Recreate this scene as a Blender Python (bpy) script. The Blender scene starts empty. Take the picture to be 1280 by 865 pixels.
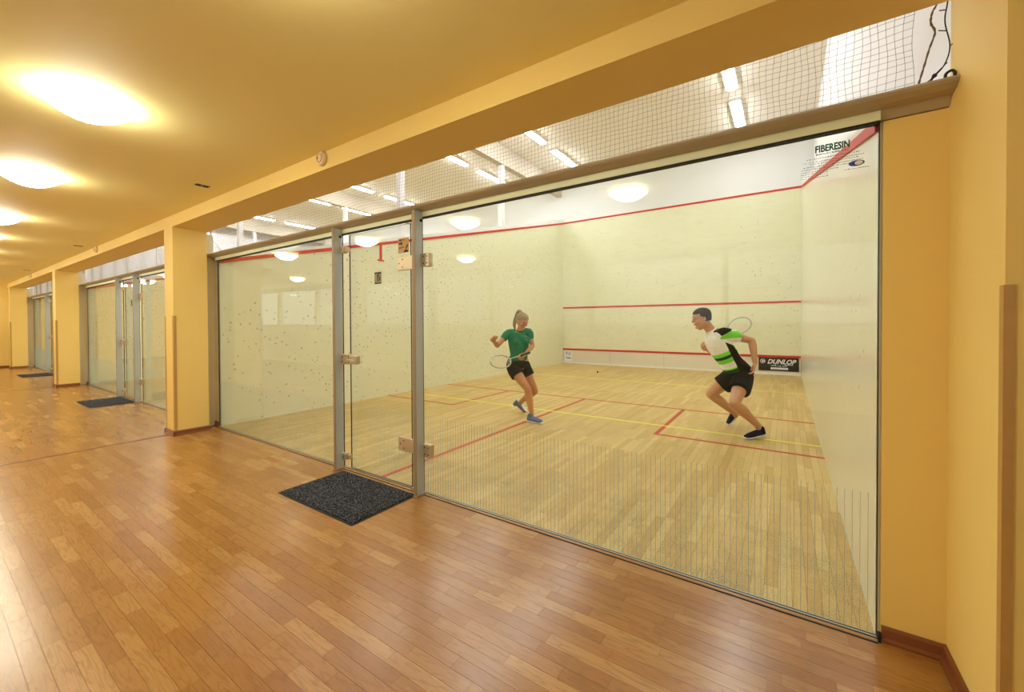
import bpy, bmesh, math, random
from mathutils import Vector, Matrix
from math import pi, sin, cos, radians
random.seed(7)
SC = bpy.context.scene
COL = SC.collection

# ------------------------------------------------------------------ camera
cd = bpy.data.cameras.new('camera'); cam = bpy.data.objects.new('camera', cd); COL.objects.link(cam); SC.camera = cam
rt = Vector((.8327, .5538, -.0046)); fw = Vector((-.5538, .8326, -.0116)).normalized()
rt = (rt - fw*rt.dot(fw)).normalized(); up = rt.cross(fw)
cam.matrix_world = Matrix(((rt.x, up.x, -fw.x, 6.0802), (rt.y, up.y, -fw.y, -2.2223), (rt.z, up.z, -fw.z, 1.3174), (0, 0, 0, 1)))
cd.sensor_width = 36; cd.lens = 506.47/1280*36; cd.shift_x = -4.708/1280; cd.shift_y = -22.84/1280
cd.clip_start = .02; cd.clip_end = 100

# ------------------------------------------------------------------ world and exposure
SKY_L = .9        # fill daylight through the unseen windows added opposite the courts
w = bpy.data.worlds.new('world'); SC.world = w; w.use_nodes = True
w.node_tree.nodes['Background'].inputs[0].default_value = (1, .96, .88, 1)
w.node_tree.nodes['Background'].inputs[1].default_value = SKY_L
SC.view_settings.view_transform = 'Standard'; SC.view_settings.look = 'None'
SC.view_settings.exposure = 0.85; SC.view_settings.gamma = 1
TUBE_L = 25.5       # fluorescent tubes over the courts
DOME_L = 29.0       # dome lamps of the corridor

# ------------------------------------------------------------------ helpers
def srgb(r, g, b):
    f = lambda c: (c/255/12.92) if c/255 <= .04045 else ((c/255+.055)/1.055)**2.4
    return (f(r), f(g), f(b), 1)
def mat(name, col, rough=.6, metal=0, coat=0, spec=.5):
    m = bpy.data.materials.new(name); m.use_nodes = True
    b = m.node_tree.nodes['Principled BSDF']
    b.inputs['Base Color'].default_value = col; b.inputs['Roughness'].default_value = rough
    b.inputs['Metallic'].default_value = metal; b.inputs['Coat Weight'].default_value = coat
    b.inputs['Specular IOR Level'].default_value = spec
    return m
def N(m, t, **kw):
    n = m.node_tree.nodes.new(t)
    for k, v in kw.items():
        if k in n.bl_rna.properties and k != 'inputs': setattr(n, k, v)
    return n
def L(m, a, b): m.node_tree.links.new(a, b)
def pos_scaled(m, sc, add=None):
    g = N(m, 'ShaderNodeNewGeometry'); v = N(m, 'ShaderNodeVectorMath', operation='MULTIPLY'); v.inputs[1].default_value = sc
    L(m, g.outputs['Position'], v.inputs[0])
    if add is None: return v.outputs[0]
    a = N(m, 'ShaderNodeVectorMath', operation='ADD'); L(m, v.outputs[0], a.inputs[0]); L(m, add, a.inputs[1]); return a.outputs[0]
def noise(m, vec, scale, detail=3, rough=.5):
    n = N(m, 'ShaderNodeTexNoise'); n.inputs['Scale'].default_value = scale; n.inputs['Detail'].default_value = detail; n.inputs['Roughness'].default_value = rough
    L(m, vec, n.inputs['Vector']); return n.outputs['Fac']
def ramp(m, fac, stops, interp='LINEAR'):
    r = N(m, 'ShaderNodeValToRGB'); r.color_ramp.interpolation = interp
    e = r.color_ramp.elements
    while len(e) < len(stops): e.new(.5)
    for k, (p, c) in enumerate(stops):
        e[k].position = p; e[k].color = c if len(c) == 4 else (*c, 1)
    L(m, fac, r.inputs[0]); return r.outputs[0]
def mix(m, fac, a, b, mode='MIX'):
    n = N(m, 'ShaderNodeMix'); n.data_type = 'RGBA'; n.blend_type = mode
    for s, v in ((n.inputs[0], fac), (n.inputs[6], a), (n.inputs[7], b)):
        if isinstance(v, (int, float)): s.default_value = v
        elif isinstance(v, tuple): s.default_value = v
        else: L(m, v, s)
    return n.outputs[2]
def mth(m, op, a, b=None, clamp=False):
    n = N(m, 'ShaderNodeMath', operation=op); n.use_clamp = clamp
    for k, v in enumerate((a, b)):
        if v is None: continue
        if isinstance(v, (int, float)): n.inputs[k].default_value = v
        else: L(m, v, n.inputs[k])
    return n.outputs[0]
def setc(m, out): L(m, out, m.node_tree.nodes['Principled BSDF'].inputs['Base Color'])
def bump(m, h, s=.1, d=.002):
    b = N(m, 'ShaderNodeBump'); b.inputs['Strength'].default_value = s; b.inputs['Distance'].default_value = d
    L(m, h, b.inputs['Height']); L(m, b.outputs[0], m.node_tree.nodes['Principled BSDF'].inputs['Normal'])
def painted(name, col, col2, rough=.7, sc=1.2):
    m = mat(name, col, rough); p = pos_scaled(m, (1, 1, 1))
    setc(m, mix(m, noise(m, p, sc, 4), col, col2)); bump(m, noise(m, p, 240, 2), .06, .001); return m
def emis(name, col, s):
    m = bpy.data.materials.new(name); m.use_nodes = True; nt = m.node_tree; nt.nodes.clear()
    e = nt.nodes.new('ShaderNodeEmission'); e.inputs[0].default_value = col; e.inputs[1].default_value = s
    o = nt.nodes.new('ShaderNodeOutputMaterial'); nt.links.new(e.outputs[0], o.inputs[0]); return m

def box(bm, x0, y0, z0, x1, y1, z1, mi=0):
    v = [bm.verts.new(p) for p in ((x0, y0, z0), (x1, y0, z0), (x1, y1, z0), (x0, y1, z0), (x0, y0, z1), (x1, y0, z1), (x1, y1, z1), (x0, y1, z1))]
    for f in ((0, 3, 2, 1), (4, 5, 6, 7), (0, 1, 5, 4), (1, 2, 6, 5), (2, 3, 7, 6), (3, 0, 4, 7)):
        bm.faces.new([v[i] for i in f]).material_index = mi
def bxm(*bs):
    bm = bmesh.new()
    for b in bs: box(bm, *b)
    return bm
def bevel(bm, w=.003, seg=2):
    bmesh.ops.bevel(bm, geom=list(bm.edges), offset=w, segments=seg, affect='EDGES', profile=.5, clamp_overlap=True); return bm
def tobj(name, bm, m, parent=None, smooth=False, recalc=True, origin=None):
    if recalc: bmesh.ops.recalc_face_normals(bm, faces=bm.faces)
    if origin is not None: bmesh.ops.translate(bm, vec=-Vector(origin), verts=bm.verts)
    me = bpy.data.meshes.new(name); bm.to_mesh(me); bm.free()
    for q in (m if isinstance(m, (list, tuple)) else [m]): me.materials.append(q)
    if smooth:
        for p in me.polygons: p.use_smooth = True
    o = bpy.data.objects.new(name, me); COL.objects.link(o)
    if origin is not None: o.location = origin
    if parent is not None: o.parent = parent
    return o
def tag(o, label=None, cat=None, group=None, kind=None):
    if label: o['label'] = label
    if cat: o['category'] = cat
    if group: o['group'] = group
    if kind: o['kind'] = kind
    return o
def struct(name, bm, m, label=None, cat='room', **kw):
    o = tobj(name, bm, m, **kw); o['kind'] = 'structure'
    if label: o['label'] = label; o['category'] = cat
    return o
def empty(name, loc, rz=0, **kw):
    o = bpy.data.objects.new(name, None); COL.objects.link(o); o.location = loc; o.rotation_euler = (0, 0, rz); o.empty_display_size = .1
    return tag(o, **kw)
def sempty(name, loc, label, cat):
    return empty(name, loc, label=label, cat=cat, kind='structure')
def copy_tree(o, parent=None, off=None):
    c = o.copy(); COL.objects.link(c); c.parent = parent
    if off is not None: c.location = Vector(o.location)+Vector(off)
    for ch in list(o.children): copy_tree(ch, c)
    return c
def tube(bm, pts, r, n=8, closed=False, cap=True, mi=0):
    pts = [Vector(p) for p in pts]; k = len(pts); rings = []
    rr = r if isinstance(r, (list, tuple)) else [r]*k
    prev = None
    for i, p in enumerate(pts):
        if closed: t = pts[(i+1) % k]-pts[i-1]
        else: t = pts[min(i+1, k-1)]-pts[max(i-1, 0)]
        t.normalize()
        if prev is None:
            a = t.cross(Vector((0, 0, 1)))
            if a.length < .1: a = t.cross(Vector((1, 0, 0)))
        else: a = prev-t*prev.dot(t)
        a.normalize(); prev = a; b = t.cross(a)
        rings.append([bm.verts.new(p+(a*cos(2*pi*j/n)+b*sin(2*pi*j/n))*rr[i]) for j in range(n)])
    for i in range(k if closed else k-1):
        A, B = rings[i], rings[(i+1) % k]
        for j in range(n): bm.faces.new((A[j], A[(j+1) % n], B[(j+1) % n], B[j])).material_index = mi
    if not closed and cap:
        bm.faces.new(rings[0][::-1]); bm.faces.new(rings[-1])
def lathe(bm, prof, n=24, c=(0, 0, 0), mi=0):
    rings = []
    for r, z in prof:
        if r < 1e-6: rings.append([bm.verts.new((c[0], c[1], c[2]+z))])
        else: rings.append([bm.verts.new((c[0]+r*cos(2*pi*j/n), c[1]+r*sin(2*pi*j/n), c[2]+z)) for j in range(n)])
    for A, B in zip(rings, rings[1:]):
        for j in range(n):
            q = [A[j % len(A)], A[(j+1) % n % len(A)], B[(j+1) % n % len(B)], B[j % len(B)]]
            q = list(dict.fromkeys(q))
            if len(q) > 2: bm.faces.new(q).material_index = mi
def extrude_yz(bm, prof, x0, x1):
    A = [bm.verts.new((x0, y, z)) for y, z in prof]; B = [bm.verts.new((x1, y, z)) for y, z in prof]; n = len(prof)
    for i in range(n): bm.faces.new((A[i], A[(i+1) % n], B[(i+1) % n], B[i]))
    bm.faces.new(A[::-1]); bm.faces.new(B)
def extrude_xz(bm, poly, y0, y1):
    A = [bm.verts.new((x, y0, z)) for x, z in poly]; B = [bm.verts.new((x, y1, z)) for x, z in poly]; n = len(poly)
    for i in range(n): bm.faces.new((A[i], A[(i+1) % n], B[(i+1) % n], B[i]))
    bm.faces.new(A[::-1]); bm.faces.new(B)
def text_bm(s, width, height, shear=0, bold=0.0, depth=.001):
    cu = bpy.data.curves.new('lettering', 'FONT'); cu.body = s; cu.size = 1; cu.shear = shear; cu.offset = bold; cu.extrude = 0; cu.resolution_u = 3
    o = bpy.data.objects.new('lettering', cu); COL.objects.link(o)
    me = bpy.data.meshes.new_from_object(o.evaluated_get(bpy.context.evaluated_depsgraph_get()))
    bpy.data.objects.remove(o); bm = bmesh.new(); bm.from_mesh(me)
    xs = [v.co.x for v in bm.verts]; ys = [v.co.y for v in bm.verts]
    x0, x1, y0, y1 = min(xs), max(xs), min(ys), max(ys)
    for v in bm.verts: v.co = Vector(((v.co.x-x0)/(x1-x0)*width, 0, (v.co.y-y0)/(y1-y0)*height))
    return bm

# ------------------------------------------------------------------ materials
M = {}
M['yellow'] = painted('yellow_wall_paint', srgb(240, 208, 122), srgb(236, 203, 115))
M['ceil'] = painted('warm_ceiling_paint', srgb(254, 238, 165), srgb(252, 235, 158))
M['white'] = painted('white_plaster', srgb(242, 238, 238), srgb(236, 232, 230))
M['hallceil'] = painted('court_ceiling_paint', srgb(246, 240, 226), srgb(242, 234, 218))
M['southwall'] = painted('pale_cream_wall_paint', srgb(250, 238, 205), srgb(246, 233, 198))
M['beam'] = painted('grey_beige_beam_paint', srgb(206, 194, 172), srgb(196, 184, 160))
M['pale'] = painted('pale_niche_paint', srgb(232, 222, 196), srgb(226, 216, 190))
def court_wall(name, c1, c2, spot, smear=0.35, vs=16):
    m = mat(name, c1, .45); p = pos_scaled(m, (1, 1, 1))
    base = mix(m, noise(m, p, 2.2, 5), c1, c2)
    # faint rubbed patches and small ball marks
    vo = N(m, 'ShaderNodeTexVoronoi'); vo.inputs['Scale'].default_value = vs; vo.inputs['Randomness'].default_value = 1; L(m, p, vo.inputs['Vector'])
    dot = mth(m, 'LESS_THAN', vo.outputs['Distance'], .24)
    sp = N(m, 'ShaderNodeSeparateColor'); L(m, vo.outputs['Color'], sp.inputs[0])
    dens = ramp(m, noise(m, p, .8, 3), [(.38, (0, 0, 0)), (.58, (1, 1, 1))])
    g = N(m, 'ShaderNodeNewGeometry'); sx = N(m, 'ShaderNodeSeparateXYZ'); L(m, g.outputs['Position'], sx.inputs[0])
    low = ramp(m, mth(m, 'MULTIPLY', sx.outputs['Z'], .25), [(.08, (.3, .3, .3)), (.2, (1, 1, 1)), (.5, (.8, .8, .8)), (.75, (.15, .15, .15))])
    keep = mth(m, 'LESS_THAN', sp.outputs[0], mth(m, 'MULTIPLY', mth(m, 'MULTIPLY', dens, low), spot))
    jag = mth(m, 'GREATER_THAN', noise(m, p, 60, 2), .48)
    f = mth(m, 'MULTIPLY', mth(m, 'MULTIPLY', mth(m, 'MULTIPLY', dot, keep), jag), .62)
    c = mix(m, f, base, srgb(120, 112, 90))
    pz = pos_scaled(m, (3, 3, 14))
    c = mix(m, mth(m, 'MULTIPLY', ramp(m, noise(m, pz, 1, 6, .65), [(.5, (0, 0, 0)), (.75, (1, 1, 1))]), smear*.3), c, srgb(190, 178, 140))
    setc(m, c); return m
M['court'] = court_wall('cream_court_plaster', srgb(240, 237, 204), srgb(236, 233, 196), .8)
M['courtF'] = court_wall('cream_front_court_plaster', srgb(240, 237, 204), srgb(234, 230, 192), .3, .6)
M['courtR'] = court_wall('side_court_plaster', srgb(238, 232, 210), srgb(234, 228, 202), .3)
M['courtR'].node_tree.nodes['Principled BSDF'].inputs['Roughness'].default_value = .22
M['courtUp'] = painted('white_upper_court_plaster', srgb(242, 240, 238), srgb(236, 233, 230))
M['red'] = mat('red_line_paint', srgb(205, 42, 22), .5)
M['redfloor'] = mat('red_floor_line', srgb(186, 58, 20), .55)
M['yline'] = mat('yellow_floor_line', srgb(245, 235, 80), .5)
M['tinwhite'] = painted('white_tin_panel', srgb(236, 226, 204), srgb(228, 216, 192), .5)
M['whitetrim'] = mat('white_trim', srgb(245, 240, 232), .5)
def wood(name, tones, grain_dir, rough, seam, gscale=1.0, dirt=False, bstr=.15, spec=.5):
    m = mat(name, tones[0], rough, spec=spec)
    oi = N(m, 'ShaderNodeObjectInfo'); at = N(m, 'ShaderNodeAttribute'); at.attribute_name = 'tone'
    wn = N(m, 'ShaderNodeTexWhiteNoise'); wn.noise_dimensions = '1D'
    r = mth(m, 'FRACT', mth(m, 'ADD', oi.outputs['Random'], at.outputs['Fac'])); L(m, mth(m, 'MULTIPLY', r, 977.0), wn.inputs['W'])
    off = N(m, 'ShaderNodeVectorMath', operation='SCALE'); L(m, wn.outputs['Color'], off.inputs[0]); off.inputs['Scale'].default_value = 40
    s = (2.2*gscale, 17*gscale, 1) if grain_dir == 'X' else (17*gscale, 2.2*gscale, 1)
    p = pos_scaled(m, s, off.outputs[0])
    n1 = noise(m, p, 1.0, 3, .5)
    rings = mth(m, 'FRACT', mth(m, 'MULTIPLY', n1, 9.0))
    rings = ramp(m, rings, [(0, (.15, .15, .15)), (.25, (1, 1, 1)), (.8, (.9, .9, .9)), (1, (.15, .15, .15))])
    s2 = (9*gscale, 260*gscale, 1) if grain_dir == 'X' else (260*gscale, 9*gscale, 1)
    n2 = noise(m, pos_scaled(m, s2, off.outputs[0]), 1, 2)
    k = len(tones)
    base = ramp(m, r, [(i/(k-1), t) for i, t in enumerate(tones)])
    dark = tuple(c*.55 for c in tones[0][:3])+(1,)
    c = mix(m, mth(m, 'MULTIPLY', mth(m, 'SUBTRACT', 1, rings), seam), base, dark)
    c = mix(m, mth(m, 'MULTIPLY', ramp(m, n2, [(.45, (0, 0, 0)), (.8, (1, 1, 1))]), .35), c, dark)
    if dirt:
        bl = N(m, 'ShaderNodeVectorMath', operation='FLOOR'); L(m, pos_scaled(m, (1.06, .42, 0), None), bl.inputs[0])
        wb = N(m, 'ShaderNodeTexWhiteNoise'); wb.noise_dimensions = '2D'; L(m, bl.outputs[0], wb.inputs['Vector'])
        c = mix(m, mth(m, 'MULTIPLY', wb.outputs['Value'], .2), c, srgb(150, 122, 66))
        g = N(m, 'ShaderNodeNewGeometry'); sx = N(m, 'ShaderNodeSeparateXYZ'); L(m, g.outputs['Position'], sx.inputs[0])
        pp = pos_scaled(m, (1, 1, 1))
        near = ramp(m, mth(m, 'MULTIPLY', sx.outputs['Y'], .2), [(0, (1, 1, 1)), (.1, (.95, .95, .95)), (.25, (.5, .5, .5)), (.55, (.25, .25, .25))])
        blot = ramp(m, noise(m, pp, 3.2, 6, .7), [(.42, (0, 0, 0)), (.62, (1, 1, 1))])
        speck = ramp(m, noise(m, pp, 120, 3, .7), [(.5, (0, 0, 0)), (.62, (1, 1, 1))])
        f = mth(m, 'MULTIPLY', mth(m, 'MULTIPLY', near, mth(m, 'ADD', mth(m, 'MULTIPLY', blot, .7), .3)), mth(m, 'ADD', mth(m, 'MULTIPLY', speck, .75), .2), True)
        c = mix(m, f, c, srgb(92, 84, 50))
    setc(m, c); bump(m, n2, bstr*.35, .0006); return m
M['laminate'] = wood('cherry_laminate', [srgb(162, 111, 51), srgb(170, 120, 59), srgb(155, 103, 45), srgb(166, 115, 55), srgb(182, 135, 74), srgb(153, 100, 43)], "X", .24, .5, spec=.6)
M['parquet'] = wood('maple_court_boards', [srgb(210, 173, 100), srgb(223, 190, 120), srgb(203, 165, 92), srgb(217, 182, 110), srgb(230, 200, 133)], 'Y', .42, .16, 1.2, dirt=True)
M['seam'] = mat('dark_floor_seam', srgb(150, 96, 46), .8)
M['seam2'] = mat('court_floor_seam', srgb(112, 84, 42), .8)
M['base'] = mat('brown_skirting', srgb(128, 72, 36), .35)
M['guard'] = painted('brown_guard_wood', srgb(196, 152, 82), srgb(182, 138, 70), .45, 30)
M['alu'] = mat('brushed_aluminium', srgb(206, 202, 190), .4, .25)
M['alu_dark'] = mat('bronze_painted_metal', srgb(176, 160, 130), .45, .1)
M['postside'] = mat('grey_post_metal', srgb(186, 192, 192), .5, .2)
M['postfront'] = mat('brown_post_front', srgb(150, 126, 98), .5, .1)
M['band'] = mat('grey_green_channel', srgb(228, 230, 190), .5, 0)
M['steel'] = mat('satin_steel_fitting', srgb(208, 190, 160), .3, .7)
M['black'] = mat('black_rubber', srgb(14, 14, 14), .6)
M['seal'] = mat('dark_glass_edge', srgb(40, 42, 34), .3)
M['cord'] = mat('grey_net_cord', srgb(160, 148, 132), .9)
M['rope'] = mat('frayed_rope', srgb(118, 96, 66), .95)
M['cable'] = mat('black_bungee_cord', srgb(22, 24, 36), .5)
M['stripe'] = mat('grey_glass_stripe_film', srgb(178, 190, 178), .6)
M['dome'] = emis('lit_frosted_glass', (1, 1, .88, 1), DOME_L)
M['tube'] = emis('lit_fluorescent_tube', (.93, 1, 1.08, 1), TUBE_L)
M['plastic'] = mat('ivory_plastic', srgb(226, 200, 160), .5)
M['signwhite'] = mat('white_print', srgb(245, 245, 245), .6)
M['green'] = mat('green_print', srgb(0, 92, 60), .6)
M['blue'] = mat('blue_print', srgb(70, 105, 190), .6)
M['navy'] = mat('navy_print', srgb(30, 30, 120), .6)
M['greyprint'] = mat('grey_print', srgb(70, 66, 60), .6)
M['tan'] = mat('tan_sticker', srgb(196, 150, 84), .6)
M['olive'] = mat('olive_sticker', srgb(150, 138, 96), .6)
M['signblack'] = mat('black_board', srgb(8, 8, 9), .4)
def carpet():
    m = mat('black_ribbed_mat', srgb(30, 30, 32), .95, spec=.1); p = pos_scaled(m, (1, 1, 1))
    n = noise(m, p, 130, 2, .9); setc(m, ramp(m, n, [(.42, srgb(8, 8, 9)), (.52, srgb(36, 36, 40)), (.62, srgb(120, 120, 128))]))
    bump(m, n, .8, .006); return m
M['mat'] = carpet()
def glass():
    m = bpy.data.materials.new('clear_safety_glass'); m.use_nodes = True; nt = m.node_tree; nt.nodes.clear()
    lw = nt.nodes.new('ShaderNodeLayerWeight'); lw.inputs[0].default_value = .5
    pw = nt.nodes.new('ShaderNodeMath'); pw.operation = 'POWER'; nt.links.new(lw.outputs['Facing'], pw.inputs[0]); pw.inputs[1].default_value = 4.5
    ma = nt.nodes.new('ShaderNodeMath'); ma.operation = 'MULTIPLY_ADD'; nt.links.new(pw.outputs[0], ma.inputs[0]); ma.inputs[1].default_value = .9; ma.inputs[2].default_value = .024
    t = nt.nodes.new('ShaderNodeBsdfTransparent'); t.inputs[0].default_value = (.965, .985, .96, 1)
    g = nt.nodes.new('ShaderNodeBsdfGlossy'); g.inputs['Roughness'].default_value = 0
    x = nt.nodes.new('ShaderNodeMixShader'); nt.links.new(ma.outputs[0], x.inputs[0]); nt.links.new(t.outputs[0], x.inputs[1]); nt.links.new(g.outputs[0], x.inputs[2])
    o = nt.nodes.new('ShaderNodeOutputMaterial'); nt.links.new(x.outputs[0], o.inputs[0]); return m
M['glass'] = glass()

# ------------------------------------------------------------------ corridor shell
PER = 6.8
XW, XE, YS = -14.2, 10.0, -5.2
HC = 2.60            # corridor ceiling
HALL = 5.93
fl = sempty('floor', (0, 0, 0), 'glossy reddish-brown laminate corridor floor of narrow staggered strips', 'floor')
tobj('subfloor', bxm((XW, YS, -.06, XE, -.02, -.002)), M['seam'], fl)
struct('ceiling', bxm((XW, YS, HC, XE, -.13, HC+.15)), M['ceil'], 'smooth warm yellow ceiling over the corridor', 'ceiling')
struct('trim_1', bxm((XW, -.48, 2.47, XE, -.13, HC)), M['yellow'], 'long yellow downstand beam along the ceiling above the pillars', 'beam')
added_wins = [(-13.9+2.4*i, -11.6+2.4*i) for i in range(10)]  # unseen windows added in the opposite wall to brighten the corridor
bs_ = [(XW, YS-.15, 0, XE, YS, 1.3), (XW, YS-.15, 2.45, XE, YS, HC)]
xs_ = [XW]+[v_ for w_ in added_wins for v_ in w_]+[XE]
for i in range(0, len(xs_), 2): bs_.append((xs_[i], YS-.15, 1.3, xs_[i+1], YS, 2.45))
struct('wall_south', bxm(*bs_), M['southwall'], 'pale cream corridor wall opposite the courts, with unseen added windows', 'wall')
for i, (xa, xb) in enumerate(added_wins):
    struct('window_%d' % (7+i), bxm((xa, YS-.1, 1.3, xb, YS-.09, 2.45)), M['glass'], 'added unseen window that brightens the corridor, %s counted from the far end' % ('first', 'second', 'third', 'fourth', 'fifth', 'sixth', 'seventh', 'eighth', 'ninth', 'tenth')[i], 'window')
struct('wall_west', bxm((XW-.15, YS, 0, XW, -.13, HC)), M['yellow'], 'yellow wall closing the far end of the corridor', 'wall')
struct('wall_east', bxm((XE, YS, 0, XE+.15, -.13, HC)), M['yellow'], 'yellow wall closing the corridor behind the camera', 'wall')
struct('wall_upper', bxm((XW, -.2, HC+.15, 6.64, -.13, HALL)), M['white'], 'white wall above the corridor ceiling facing the courts', 'wall')
struct('baseboard_west', bxm((XW, YS, 0, XW+.02, -.13, .06)), M['base'], 'brown skirting along the far end wall of the corridor', 'baseboard')
# pillars
def skirt(bm, x0, y0, x1, y1, nx, ny):     # a skirting run on a face from (x0,y0) to (x1,y1), outward normal (nx,ny)
    prof = [(0, 0), (.022, 0), (.022, .008), (.014, .018), (.012, .05), (.006, .06), (0, .06)]
    A = [bm.verts.new((x0+nx*d, y0+ny*d, z)) for d, z in prof]; B = [bm.verts.new((x1+nx*d, y1+ny*d, z)) for d, z in prof]
    n = len(prof)
    for i in range(n): bm.faces.new((A[i], A[(i+1) % n], B[(i+1) % n], B[i]))
    bm.faces.new(A[::-1]); bm.faces.new(B)
plabels = {0: 'wide yellow pillar at the right edge of the picture with a brown corner guard',
           1: 'yellow pillar between the nearest court and the second court',
           2: 'yellow pillar between the second and the third court',
           3: 'farthest yellow pillar beside the end wall of the corridor'}
for k in range(0, 4):
    o = -PER*k
    x0 = 6.604+o; x1 = (XE if k == 0 else 6.88+o)
    bm = bxm((x0, -.48, 0, x1, -.14, 2.47))
    if k == 0: box(bm, x0, -.14, 0, x0+.3, .0, 3.2)
    else: back = tobj('back_reveal', bxm((x0, -.14, 0, x0+.08, .0, 2.47)), M['pale'])
    p = tobj('pillar', bm, M['yellow'], origin=(x0, -.48, 0)); tag(p, plabels[k], 'pillar', None, 'structure')
    P0 = Vector((x0, -.48, 0))
    if k: back.parent = p; back.matrix_parent_inverse = Matrix.Translation(-P0)
    gb = bmesh.new(); box(gb, x0-.004, -.484, .06, x0+.019, -.48, 1.42); box(gb, x0-.004, -.48, .06, x0, -.456, 1.42)
    g = tobj('corner_guard', gb, M['guard'], p, origin=None); g.matrix_parent_inverse = Matrix.Translation(-P0)
    if k:
        gb = bmesh.new(); box(gb, x1-.03, -.484, .06, x1+.004, -.48, 1.42); box(gb, x1, -.48, .06, x1+.004, -.456, 1.42)
        g = tobj('corner_guard', gb, M['guard'], p); g.matrix_parent_inverse = Matrix.Translation(-P0)
    sb = bmesh.new()
    skirt(sb, x0-.022, -.48, x1+.022, -.48, 0, -1); skirt(sb, x0, -.5, x0, 0, -1, 0)
    if k: skirt(sb, x1, -.5, x1, -.14, 1, 0)
    s = tobj('skirting', sb, M['base'], p); s.matrix_parent_inverse = Matrix.Translation(-P0)
# niche panels beside the glass and their skirtings
names = ['nearest', 'second', 'farthest']
tn = 2
for k in range(3):
    o = -PER*k
    st = struct('trim_%d' % tn, bxm((6.412+o, 0, 0, 6.6045+o, .03, 2.135)), M['yellow'], 'narrow yellow wall strip right of the glass front of the %s court' % names[k], 'wall strip'); tn += 1
    sb = bmesh.new(); skirt(sb, 6.414+o, 0, 6.604+o, 0, 0, -1); s = tobj('skirting', sb, M['base'], st)
    st = struct('trim_%d' % tn, bxm((-.20+o, 0, 0, -.008+o, .03, 2.135)), M['pale'], 'narrow pale wall strip left of the glass front of the %s court' % names[k], 'wall strip'); tn += 1
    sb = bmesh.new(); skirt(sb, -.115+o, 0, -.012+o, 0, 0, -1); tobj('skirting', sb, M['base'], st)

# ------------------------------------------------------------------ corridor laminate strips
def plank_mesh(name, lx, ly, h, m):
    bm = bmesh.new(); box(bm, 0, 0, -h, lx, ly, 0)
    bmesh.ops.recalc_face_normals(bm, faces=bm.faces)
    me = bpy.data.meshes.new(name); bm.to_mesh(me); bm.free(); me.materials.append(m); return me
CAMP = Vector((6.08, -2.22))
cells = []
SWD = .0605
rnd = random.Random(3)
row = 0; y = YS
while y < -.12:
    x = XW - rnd.random()*.5
    yw = min(SWD, -.12-y)
    while x < XE:
        ln = rnd.choice((.22, .3, .38, .46, .56))
        a, b = max(x, XW), min(x+ln, XE)
        if b-a > .02: cells.append((a, y, b, min(y+yw, -.12)))
        x += ln
    y += SWD
# strip along the glass front
def visible_floor(cx, cy):
    d = Vector((cx, cy, 0))-Vector((6.08, -2.222, 1.317)); z = d.dot(fw)
    if z < .3: return None
    px = 644.7+506.5*d.dot(rt)/z; py = 409.7-506.5*d.dot(up)/z
    return (z, px, py)
vis = []
rest = []
for c in cells:
    v = visible_floor((c[0]+c[2])/2, (c[1]+c[3])/2)
    if v and -60 < v[1] < 1290 and v[2] < 900: vis.append((v[0], c))
    else: rest.append(c)
vis.sort(key=lambda t: t[0])
pm = {}
G = .0003
for i, (z, (x0, y0, x1, y1)) in enumerate(vis):
    if i >= 298: rest.append((x0, y0, x1, y1)); continue
    key = (round(x1-x0, 3), round(y1-y0, 3))
    if key not in pm: pm[key] = plank_mesh('floor_strip', key[0]-G*2, key[1]-G*2, .002, M['laminate'])
    ob = bpy.data.objects.new('floor_strip', pm[key]); COL.objects.link(ob); ob.location = (x0+G, y0+G, 0); ob.parent = fl
def stuff_floor(name, rects, m, parent, z=0, g=G):
    vs, fs, tones = [], [], []
    for (x0, y0, x1, y1) in rects:
        n = len(vs); vs += [(x0+g, y0+g, z), (x1-g, y0+g, z), (x1-g, y1-g, z), (x0+g, y1-g, z), (x0+g, y0+g, z-.002), (x1-g, y0+g, z-.002), (x1-g, y1-g, z-.002), (x0+g, y1-g, z-.002)]
        fs += [(n, n+1, n+2, n+3), (n+4, n+5, n+1, n), (n+5, n+6, n+2, n+1), (n+6, n+7, n+3, n+2), (n+7, n+4, n, n+3)]; tones += [rnd.random()]*8
    me = bpy.data.meshes.new(name); me.from_pydata(vs, [], fs); me.materials.append(m)
    at = me.attributes.new('tone', 'FLOAT', 'POINT'); at.data.foreach_set('value', tones); me.update()
    o = bpy.data.objects.new(name, me); COL.objects.link(o); o.parent = parent; o['kind'] = 'stuff'; return o
stuff_floor('distant_floor_strips', rest, M['laminate'], fl)
stuff_floor('edge_floor_strips', [(XW+.5*i, -.12, min(XW+.5*i+.5, 6.604), -.02) for i in range(42) if XW+.5*i < 6.6], M['laminate'], fl, z=0)
for k in (1, 2):
    x = -.06-PER*(k-1)
    struct('trim_%d' % tn, bxm((x-.012, YS, 0, x+.012, -.5, .003)), M['base'],
           'dark expansion strip across the corridor floor at the %s pillar' % ('nearer' if k == 1 else 'farther'), 'floor strip'); tn += 1

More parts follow.
